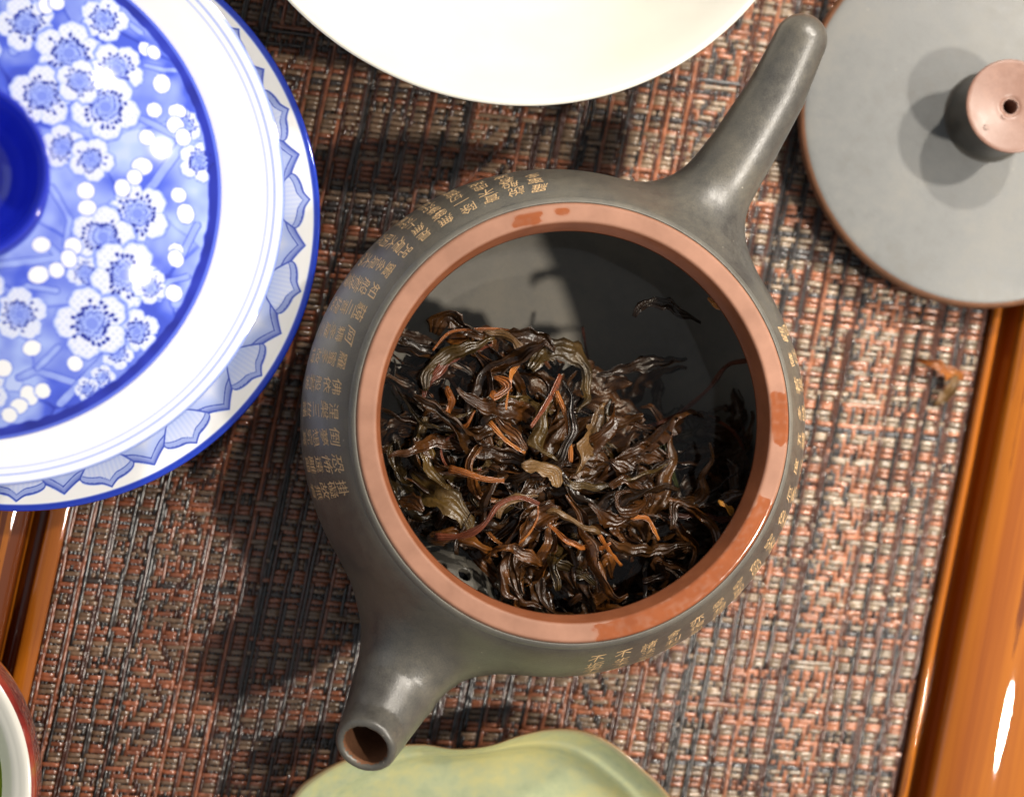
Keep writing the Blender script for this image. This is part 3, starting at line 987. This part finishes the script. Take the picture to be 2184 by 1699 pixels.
placed([(1215, 1285), (1240, 1270), (1275, 1275), (1300, 1250)], 0.16, 'brown', lift=0.45, fold=1.0, seed=37)
placed([(1270, 1215), (1295, 1190), (1310, 1230)], 0.2, 'brown', lift=0.45, fold=0.6, seed=38)
placed([(1370, 1240), (1410, 1225), (1400, 1190), (1460, 1215)], 0.2, 'brown', lift=0.4, fold=0.8, seed=39)
placed([(850, 935), (840, 985), (855, 1020), (880, 1040)], 0.2, 'olive', lift=0.4, seed=40)
placed([(895, 925), (905, 975), (920, 1010), (955, 1040)], 0.24, 'olive', lift=0.35, fold=1.0, seed=41)
placed([(1405, 915, 3.45), (1415, 960, 3.5), (1430, 1000, 3.5), (1445, 1040, 3.45)], 0.10, 'green', shape='stem', lift=0.45, seed=42)
placed([(850, 1060), (880, 1070), (905, 1090)], 0.2, 'brown', lift=0.5, seed=43)
placed([(925, 715, 3.65), (938, 680, 3.82), (965, 672, 3.88), (1000, 702, 3.8), (1030, 722, 3.7)], 0.34, 'dark', fold=0.8, seed=44)
placed([(1075, 722), (1120, 722), (1165, 738), (1185, 752)], 0.3, 'dark', lift=0.12, fold=0.9, seed=45)

# loose pieces that float or lie apart from the heap
def loose(label, cat, pts, width, mat, shape='leaf', name="tea_leaf", fold=0.6, twist=0.3, ripple=0.12, seed=1, group=None):
    o = leaf([W(*q) for q in pts], width, name=name, mat=mat, shape=shape, fold=fold, twist=twist, ripple=ripple, seed=seed)
    return tag(o, label, cat, group)
loose("long dark rolled tea leaf floating right of the heap on the tea", "tea leaf", [(1275, 803, 3.52), (1330, 790, 3.46), (1400, 775, 3.5), (1465, 765, 3.52)], 0.25, 'dark', fold=1.3, seed=51)
loose("crooked dark tea leaf scrap floating near the upper right rim", "tea leaf", [(1350, 680, 3.45), (1375, 650, 3.5), (1420, 650, 3.5), (1450, 670, 3.5), (1490, 690, 3.45)], 0.16, 'dark', fold=0.5, ripple=0.35, seed=52)
loose("thin dark stem sunk in the tea beside the right wall", "tea stem", [(1595, 768, 3.3), (1550, 780, 3.2), (1510, 830, 3.1), (1450, 880, 3.1), (1400, 905, 3.2)], 0.07, 'red', 'stem', name="tea_twig", seed=53)
loose("small amber leaf scrap stuck under the rim at upper right", "tea leaf", [(1512, 640, 4.95), (1530, 652, 4.95), (1548, 668, 4.95)], 0.12, 'amber', fold=0.2, seed=54)
loose("bright orange stem chip lying near the lower right rim", "tea stem", [(1535, 1068, 4.3), (1548, 1080, 4.35), (1563, 1098, 4.3)], 0.10, 'orange', 'band', name="tea_twig", fold=0.5, seed=55)
scrap = thing("leaf_scrap", "dry bent tea leaf scrap lying on the mat near the right rail", "leaf scrap")
leaf([W(1958, 770, 0.10), W(1985, 775, 0.28), W(2015, 788, 0.30), W(2040, 800, 0.2), W(2050, 808, 0.10)], 0.22, "leaf_blade", 'amber', scrap, fold=0.9, seed=56)
leaf([W(2042, 800, 0.18), W(2030, 825, 0.22), W(2005, 850, 0.14), W(1995, 868, 0.06)], 0.18, "leaf_blade", 'tan', scrap, fold=0.7, seed=57)

# ------------------------------------------------------------------ the teapot's lid, lying beside it
LC = W(2096, 257, 0.9)
plid = thing("round_clay_lid", "pale grey round clay lid with a brown-topped knob at the upper right", "lid", (LC[0], LC[1], 0.0))
tilt = 0.045
plid.rotation_euler = (Matrix.Rotation(math.atan2(ND[1], ND[0]), 3, 'Z') @ Matrix.Rotation(-tilt, 3, 'Y')).to_euler()
plid.location.z = (0.02+3.9*math.sin(tilt))*S
pp = resample([(0.0, 1.14), (1.2, 1.14), (2.4, 1.10), (3.4, 1.04), (4.2, 0.97), (4.42, 0.94)], 0.15)
pp = np.vstack([pp, [(4.44, 0.93)]])
PV, PF_ = lathe(pp, 256)
mesh_obj("lid_plate", PV*np.array([1.008, 1.008, 1]), PF_, M_lidclay, plid)
pe = np.vstack([[(4.44, 0.93)], resample([(4.50, 0.91), (4.55, 0.84), (4.56, 0.74), (4.47, 0.66), (4.3, 0.62), (3.95, 0.60)], 0.05), [(3.92, 0.55), (3.9, 0.04), (3.84, 0.0), (3.62, 0.0), (3.58, 0.04), (3.56, 0.6), (0.0, 0.62)]])
EV, EF = lathe(pe, 256)
mesh_obj("lid_edge", EV*np.array([1.008, 1.008, 1]), EF, M_brownclay, plid)
kp = np.vstack([resample([(1.16, 1.10), (1.08, 1.16), (1.02, 1.30), (1.0, 1.6), (1.0, 2.0), (1.02, 2.45), (1.07, 2.62)], 0.06)])
KV, KF = lathe(kp, 128)
mesh_obj("knob", KV, KF, M_clay, plid)
M_knobtop = clay("pinkish_brown_clay", (0.21, 0.110, 0.078), (0.29, 0.160, 0.115), 0.33, 0.1, 0.35)
kt = np.vstack([resample([(1.07, 2.60), (1.10, 2.64), (1.09, 2.68), (1.05, 2.695)], 0.02), resample([(1.0, 2.69), (0.7, 2.66), (0.4, 2.63), (0.27, 2.62), (0.2, 2.58), (0.175, 2.50), (0.17, 1.3), (0.0, 1.28)], 0.05)])
KV, KF = lathe(kt, 128)
mesh_obj("knob_top", KV, KF, M_knobtop, plid)

# ------------------------------------------------------------------ the blue and white covered bowl
ZB = 0.62
GC = W(40, 452, 2.3)
SC = W(47, 456, 2.0); SC[2] = ZB
saucer = thing("saucer", "white saucer with a blue lotus petal border under the covered bowl", "saucer", SC)
sp = np.vstack([[(0, 0.25), (2.9, 0.25), (2.95, 0.0), (3.25, 0.0), (3.3, 0.25)], resample([(3.4, 0.3), (4.6, 0.6), (5.8, 1.0), (6.5, 1.30), (6.66, 1.40)], 0.1), [(6.68, 1.44), (6.66, 1.48), (6.61, 1.485)],
                resample([(6.56, 1.47), (6.2, 1.36), (5.4, 1.05), (4.6, 0.80), (3.8, 0.62), (3.2, 0.55)], 0.022), [(0.0, 0.55)]])
SV, SF = lathe(sp, 1800)
top_from = 5+len(resample([(3.4, 0.3), (4.6, 0.6), (5.8, 1.0), (6.5, 1.30), (6.66, 1.40)], 0.1))
ids = np.tile(np.arange(len(sp)), 1800)
r = np.hypot(SV[:, 0], SV[:, 1]); th = np.arctan2(SV[:, 1], SV[:, 0])
NP = 19
ph = (th/(2*np.pi)*NP+0.3) % 1.0-0.5                       # fan-shaped front petals
ph2 = (th/(2*np.pi)*NP+0.8) % 1.0-0.5                      # pointed back petals between them
ink = np.zeros(len(SV))
def ring_line(d, w): return np.clip(1.3-np.abs(d)/w, 0, 1)
x = np.clip(np.abs(ph2)/0.5, 0, 1)
f2 = 5.56+0.60*np.sqrt(1-x**1.7)+0.20*np.maximum(0, 1-2.6*x)**1.6
in2 = r < f2
ink[in2] = (0.10+0.30*sstep(0.70, 0.0, f2-r-0.1))[in2]
bnd = (f2-r > 0)*(f2-r < 0.16)
ink = np.where(bnd, 0.42+0.26*(0.16-(f2-r))/0.16, ink)
ink = np.maximum(ink, 0.92*np.maximum(ring_line(r-f2, 0.034), ring_line(r-f2+0.16, 0.022)))
wd = 0.31*np.clip((r-5.54)/0.55, 0, 1)**0.62
xf = np.clip(np.abs(ph)/0.31, 0, 1)
f1 = 6.10+0.22*np.sqrt(1-xf**2)+0.13*np.maximum(0, 1-3*xf)**1.5
in1 = (np.abs(ph) < wd) & (r < f1) & (r > 5.54)
hatch = 0.07*(np.sin(ph*120)*0.5+0.5)
ink = np.where(in1, 0.20+hatch+0.16*sstep(6.2, 5.5, r), ink)
ink = np.where(in1 & (f1-r < 0.14), 0.46, ink)
ink = np.where(in1, np.maximum(ink, 0.75*ring_line(f1-r-0.14, 0.022)), ink)
side_ = ring_line((np.abs(ph)-wd)*2*np.pi*r/NP, 0.032)*(r < f1)*(r > 5.54)
ink = np.maximum(ink, 0.92*np.maximum(side_, ring_line(r-f1, 0.032)*(np.abs(ph) < 0.315)))
ink[r < 4.3] = 0.0
ink[ids < top_from] = 0.0
ink = np.maximum(ink, sstep(6.50, 6.56, r))
sm = mesh_obj("saucer_dish", SV*np.array([0.976, 0.976, 1]), SF, M_saucer, saucer)
float_attr(sm, "ink", ink)

CC = W(-28, 404.5, 6.9)
cup = thing("covered_bowl", "blue and white porcelain bowl with a flared white rim standing on the saucer", "covered bowl", (CC[0], CC[1], ZB+0.55))
cz = 6.9-ZB-0.55
cp = np.vstack([[(0, 0.1), (2.1, 0.1), (2.15, 0.0), (2.45, 0.0), (2.5, 0.3)], resample([(2.6, 0.5), (3.6, 1.3), (4.4, 2.6), (4.85, 4.2), (5.4, cz-0.35), (5.92, cz-0.03)], 0.12), [(5.95, cz), (5.93, cz+0.03)],
                resample([(5.88, cz+0.025), (5.5, cz-0.06), (5.1, cz-0.13), (4.6, cz-0.24), (4.1, cz-0.40), (3.95, cz-1.3)], 0.02), resample([(3.97, cz-1.5), (3.9, 2.7), (3.4, 1.5), (2.2, 0.8), (0, 0.6)], 0.2)])
CV, CF = lathe(cp, 720)
r = np.hypot(CV[:, 0], CV[:, 1])
ink = np.zeros(len(CV))
topz = CV[:, 2] > cz-0.7
for rl, w_, s_ in ((5.74, 0.022, 0.42), (5.60, 0.016, 0.36)):
    ink = np.maximum(ink, np.clip(1.3-np.abs(r-rl)/w_, 0, 1)*s_*(CV[:, 2] > cz-0.12))
ink = np.maximum(ink, (r > 5.925)*0.45)
cm = mesh_obj("bowl_body", CV*np.array([0.965, 0.965, 1]), CF, M_print, cup)
float_attr(cm, "ink", ink)

# the bowl's lid
GZ = 6.80
GL = W(-74, 402, GZ)
RL = 4.90
glid = thing("bowl_lid", "blue porcelain lid painted with white plum blossom resting in the bowl", "lid", (GL[0], GL[1], GZ))
def domez(r): return 1.25*(1-np.clip(r/RL, 0, 1)**2.1)
nr = 330
rs = np.linspace(1.2, RL, nr)
prof = np.vstack([np.stack([rs, domez(rs)], -1), [(RL+0.02, -0.03), (RL-0.03, -0.10), (RL-0.3, -0.05)], [(1.2, 0.80)]])
GV, GF = lathe(prof, 1100)
X, Y = GV[:, 0]+GL[0], GV[:, 1]+GL[1]
r = np.hypot(GV[:, 0], GV[:, 1])
def LP(px, py):
    z = GZ+0.5
    for _ in range(6):
        p = W(px, py, z); z = GZ+domez(np.array(math.hypot(p[0]-GL[0], p[1]-GL[1])))
    return p[:2]
n1 = vnoise(X*1.1+20, Y*1.1+20, 3); n2 = vnoise(X*2.6+7, Y*2.6+9, 4); n3 = vnoise(X*6+1, Y*6, 5)
ink = 0.30+0.36*np.clip((0.55*n1+0.35*n2+0.10*n3-0.28)/0.42, 0, 1)
# crackle facets in the ground colour
pts = np.random.default_rng(5).uniform(-6, 6, (70, 2))
dd = np.stack([np.hypot(GV[:, 0]-a-0.25*(n2-0.5), GV[:, 1]-b) for a, b in pts], 0)
o2 = np.argpartition(dd, 1, axis=0)[:2]
dmin = np.sort(np.take_along_axis(dd, o2, 0), 0)
cellv = np.random.default_rng(6).random(70)[np.argmin(dd, 0)]
ink += (cellv-0.5)*0.13
ink += 0.16*sstep(0.10, 0.0, dmin[1]-dmin[0])*(cellv > 0.4)
del dd
PXC = 1/108.0
def stroke(pl, w):
    global ink
    P = [LP(*q) for q in pl]
    d = np.full(len(X), 1e9)
    for a, b in zip(P[:-1], P[1:]):
        ab = b-a
        t = np.clip(((X-a[0])*ab[0]+(Y-a[1])*ab[1])/(ab@ab), 0, 1)
        d = np.minimum(d, np.hypot(X-a[0]-t*ab[0], Y-a[1]-t*ab[1]))
    d = d+0.02*(n3-0.5)
    ink = np.where(d < w, 0.34+0.12*n3, ink)
    ink = np.maximum(ink, np.clip(1-np.abs(d-w)/0.028, 0, 1)*0.80)
for pl, w in [([(295, 250), (375, 290), (385, 310)], 0.07), ([(385, 312), (330, 390), (305, 420)], 0.09), ([(80, 790), (40, 805), (78, 790), (155, 815)], 0.07), ([(80, 785), (125, 740)], 0.06),
              ([(225, 760), (130, 860)], 0.08), ([(30, 110), (20, 60), (60, 10)], 0.09), ([(100, 520), (130, 550), (0, 565)], 0.07), ([(235, 20), (300, 70)], 0.06), ([(400, 590), (360, 600), (340, 640)], 0.06),
              ([(310, 140), (350, 150), (385, 150)], 0.05), ([(110, 400), (150, 470), (140, 520)], 0.06), ([(420, 480), (380, 560)], 0.07), ([(120, 620), (60, 610), (0, 640)], 0.06)]:
    stroke(pl, w)
hr = np.random.default_rng(11)
def flower(px, py, rad, rot):
    global ink
    c = LP(px, py); R = rad*PXC*1.12
    dx, dy = X-c[0], Y-c[1]
    rho = np.hypot(dx, dy); m = rho < R*1.35
    rho = rho[m]/R; ta = np.arctan2(dy[m], dx[m])-rot
    lob = np.abs(np.cos(2.5*ta))
    bd = 0.70+0.30*lob**0.55+0.02*np.sin(ta*17)
    v = ink[m]
    edge = rho-bd
    halo = np.clip(1-edge/0.16, 0, 1)*(edge > 0)
    v = np.maximum(v, halo*0.66)
    inside_ = edge < 0
    p = np.full(len(v), 0.11)
    p += 0.22*np.clip(1-np.abs(edge+0.03)/0.05, 0, 1)
    gap = sstep(0.13, 0.03, lob)*(rho > 0.32)
    p = np.maximum(p, 0.28*gap)
    p = np.maximum(p, 0.34*sstep(0.72, 0.2, rho))
    sec = np.floor((ta % (2*np.pi))/(2*np.pi)*26).astype(int)
    L = hr.uniform(0.36, 0.66, 26)[sec % 26]
    fr = ((ta % (2*np.pi))/(2*np.pi)*26) % 1
    st = (np.abs(fr-0.5) < 0.26)*(rho > 0.20)*(rho < L)*(np.sin(rho*42+hr.uniform(0, 6, 26)[sec % 26]) > -0.3)
    p = np.maximum(p, st*0.80)
    tips = (np.hypot((fr-0.5)*rho*0.24*1.1, rho-L) < 0.06)
    p = np.maximum(p, tips*0.95)
    spk = (np.sin(dx[m]/R*31)*np.sin(dy[m]/R*29) > 0.72)*(rho > 0.55)*(rho < bd-0.08)
    p = np.maximum(p, spk*0.34)
    p = np.where(rho < 0.17, 0.50, p)
    v = np.where(inside_, p, v)
    ink[m] = v
def bud(px, py, rad=15.5, el=1.0, rot=0.0):
    global ink
    c = LP(px, py); R = rad*PXC
    dx, dy = X-c[0], Y-c[1]
    a, b = dx*math.cos(rot)+dy*math.sin(rot), -dx*math.sin(rot)+dy*math.cos(rot)
    d = np.hypot(a, b/el)/R
    ink = np.maximum(ink, np.clip(1-np.abs(d-1.06)/0.22, 0, 1)*0.62)
    ink = np.where(d < 1, 0.02, ink)
for k, (a, b, R) in enumerate([(222, 42, 46), (55, 50, 56), (147, 114, 64), (248, 147, 52), (90, 205, 60), (225, 228, 64), (134, 313, 42), (195, 340, 42), (394, 267, 34), (425, 345, 40), (293, 456, 60), (220, 505, 58),
                               (182, 582, 34), (42, 670, 50), (267, 586, 66), (293, 706, 42), (251, 755, 30), (196, 690, 68), (219, 804, 24), (186, 830, 24), (170, 175, 44), (320, 610, 34),
                               (-60, 620, 60), (-140, 720, 55), (-60, 120, 55), (-200, 150, 60), (-260, 560, 60), (-330, 360, 55), (-40, 830, 50), (-220, 800, 50)]):
    flower(a, b, R, 0.7*k)
for k, (a, b) in enumerate([(345, 179), (329, 235), (378, 238), (374, 267), (391, 293), (313, 293), (303, 355), (287, 378), (261, 401), (183, 407), (186, 443), (381, 416), (396, 456), (375, 535), (88, 522), (156, 525), (98, 13), (121, 7),
                            (82, 586), (121, 576), (147, 552), (371, 625), (68, 742), (160, 775), (62, 843), (91, 833), (40, 866), (7, 785), (375, 552), (20, 885), (-60, 700), (-110, 550), (-180, 640)]):
    bud(a, b, 15.5 if k % 3 else 17.5, 1.0 if k % 2 else 1.18, k*0.8)
for a, b in [(310, 105), (328, 112)]: bud(a, b, 13, 1.2, 0.5)
# dark edge band of the lid, and around the knob
wobr = r+0.05*(n3-0.5)
ink = np.maximum(ink, sstep(4.62, 4.71, wobr)*(0.80+0.14*n2))
ink = np.where(r > 4.85, 0.60, ink)
ink = np.maximum(ink, sstep(1.62, 1.48, np.hypot(GV[:, 0]-0.15, GV[:, 1]))*0.9)
ink = np.clip(ink, 0, 1)
gm = mesh_obj("lid_dome", GV, GF, M_print, glid)
float_attr(gm, "ink", ink)
kz = float(domez(np.array(1.75)))
kp = np.vstack([resample([(1.34, kz-0.1), (1.32, kz+0.05), (1.35, kz+0.5), (1.48, kz+1.05), (1.63, kz+1.5)], 0.06), [(1.67, kz+1.57), (1.68, kz+1.63), (1.66, kz+1.68), (1.62, kz+1.685)],
                resample([(1.57, kz+1.65), (1.47, kz+1.45), (1.30, kz+1.0), (1.1, kz+0.65), (0.7, kz+0.40), (0.0, kz+0.33)], 0.06)])
KV, KF = lathe(kp, 256)
mesh_obj("lid_knob", KV+np.array([0.15, 0.0, 0]), KF, M_cobalt, glid)

# ------------------------------------------------------------------ white bowl at the top
WC = W(1105.7, -450, 4.0)
wb = thing("white_dish", "large plain cream white porcelain dish cut off by the top edge", "dish", (WC[0], WC[1], 0.0))
RW = 6.95
wp = np.vstack([[(0, 0.3), (2.9, 0.3), (2.95, 0.0), (3.3, 0.0), (3.35, 0.3)], resample([(3.5, 0.6), (5.2, 1.7), (6.3, 3.0), (RW-0.07, 3.92)], 0.15), [(RW-0.02, 3.98), (RW, 4.03), (RW-0.03, 4.07)],
                resample([(RW-0.10, 4.07), (RW-0.22, 3.97), (RW-0.5, 3.70), (5.7, 2.85), (4.4, 1.6), (3.0, 1.0), (0, 0.85)], 0.08)])
BV, BF = lathe(wp, 256)
mesh_obj("dish_body", BV, BF, M_white, wb)

# ------------------------------------------------------------------ celadon dish at the bottom
outl = [(620, 1699), (655, 1660), (725, 1620), (820, 1592), (900, 1586), (970, 1596), (1040, 1588), (1110, 1565), (1180, 1553), (1250, 1559), (1310, 1587), (1362, 1630), (1410, 1675), (1455, 1735), (1520, 1850), (1490, 1990), (1360, 2080), (1190, 2080), (1060, 2120), (900, 2090), (740, 2120), (600, 2040), (545, 1920), (565, 1790)]
ZD = 1.75
OP = np.array([W(a, b, ZD)[:2] for a, b in outl])
OPc = np.vstack([OP, OP[:1]])
def closed_curve(P, n):
    m = len(P); out = []
    for k in range(m):
        p0, p1, p2, p3 = P[(k-1) % m], P[k], P[(k+1) % m], P[(k+2) % m]
        for t in np.arange(8)/8:
            out.append(0.5*((2*p1)+(-p0+p2)*t+(2*p0-5*p1+4*p2-p3)*t*t+(-p0+3*p1-3*p2+p3)*t**3))
    return np.array(out)
OC = closed_curve(OP, 8)
cdc = OP.mean(0)
cel = thing("celadon_dish", "pale green crackled dish with a wavy brown-edged outline below the spout", "dish", (cdc[0], cdc[1], 0))
OC = OC-cdc
rings = [(0.0, 0.0), (0.45, 0.0), (0.62, 0.25), (0.80, 0.75), (0.93, 1.30), (0.985, ZD-0.10), (1.0, ZD-0.02), (1.0, ZD+0.04), (0.992, ZD+0.07), (0.982, ZD+0.06), (0.965, ZD+0.02), (0.94, ZD-0.08), (0.90, ZD-0.22), (0.86, ZD-0.33), (0.83, ZD-0.37), (0.80, ZD-0.46), (0.75, ZD-0.66), (0.66, ZD-0.88), (0.5, ZD-1.05), (0.25, ZD-1.12), (0.0, ZD-1.14)]
rings = np.vstack([resample(rings[:6], 0.15), rings[6:9], resample(rings[9:], 0.035)])
nO = len(OC)
DV, edge = [], []
angO = np.arctan2(OC[:, 1], OC[:, 0]); radO = np.linalg.norm(OC, axis=1)
smooth_r = np.convolve(np.r_[radO[-24:], radO, radO[:24]], np.ones(49)/49, 'valid')
dirO = OC/radO[:, None]
past = False
for k, (s, z) in enumerate(rings):
    w_ = np.clip((s-0.45)/0.55, 0, 1)**1.2
    rad = s*(radO*w_+smooth_r*(1-w_))
    P = dirO*rad[:, None]
    up_ = k > 12
    dz = 0.10*np.sin(angO*5+0.8)*np.clip(s-0.3, 0, 1)
    DV.append(np.column_stack([P, np.full(nO, z)+(dz if s > 0.3 else 0)]))
    e = 1.0 if (s > 0.985) else (0.55 if s > 0.965 else (0.15 if s > 0.95 else 0.0))
    edge.append(np.full(nO, e))
DV = np.vstack(DV)
DF = []
for k in range(len(rings)-1):
    for q in range(nO):
        q2 = (q+1) % nO
        DF.append((k*nO+q2, k*nO+q, (k+1)*nO+q, (k+1)*nO+q2)[::-1])
cd = mesh_obj("dish_body", DV, DF, M_celadon, cel)
float_attr(cd, "edge", np.hstack(edge))

# ------------------------------------------------------------------ red bowl at the lower left
BC = W(-352, 1690, 4.2)
rb = thing("red_bowl", "red glazed bowl with a white inner rim and green inside at the lower left corner", "bowl", (BC[0], BC[1], ZB-0.0))
RB = 3.94
zr = 4.2-ZB
rp_ = np.vstack([[(0, 0.2), (1.6, 0.2), (1.65, 0.0), (1.9, 0.0), (1.95, 0.3)], resample([(2.1, 0.4), (3.2, 0.9), (3.85, 1.8), (4.03, 2.5), (4.01, zr-0.2), (RB-0.03, zr)], 0.1)])
V, F = lathe(rp_, 192); mesh_obj("bowl_outside", V, F, M_redglaze, rb)
rw_ = np.vstack([[(RB-0.03, zr), (RB-0.08, zr+0.035), (RB-0.16, zr+0.03)], resample([(RB-0.26, zr-0.04), (RB-0.42, zr-0.14), (RB-0.66, zr-0.40)], 0.05)])
V, F = lathe(rw_, 192); mesh_obj("inner_rim", V, F, M_white, rb)
rg_ = resample([(RB-0.66, zr-0.40), (3.15, zr-0.75), (2.6, zr-1.6), (1.6, 0.7), (0, 0.5)], 0.12)
V, F = lathe(rg_, 192); mesh_obj("bowl_inside", V, F, M_green, rb)

# ------------------------------------------------------------------ water drops
def drop(px, py, z, r, label):
    p = W(px, py, z)
    pr = resample([(0, r*0.55), (r*0.5, r*0.46), (r*0.85, r*0.22), (r, 0.0)], r*0.2)[::-1]
    V, F = lathe(pr, 20)
    o = mesh_obj("water_drop", V, F, M_drop, None, loc=p)
    tag(o, label, "water drop", "water drops on the lid knob")
kz_ = 2.65+0.20
drop(2104, 272, kz_, 0.07, "small water drop on the knob top, lower left of its hole")
drop(2143, 248, kz_, 0.06, "small water drop just below the hole of the knob")
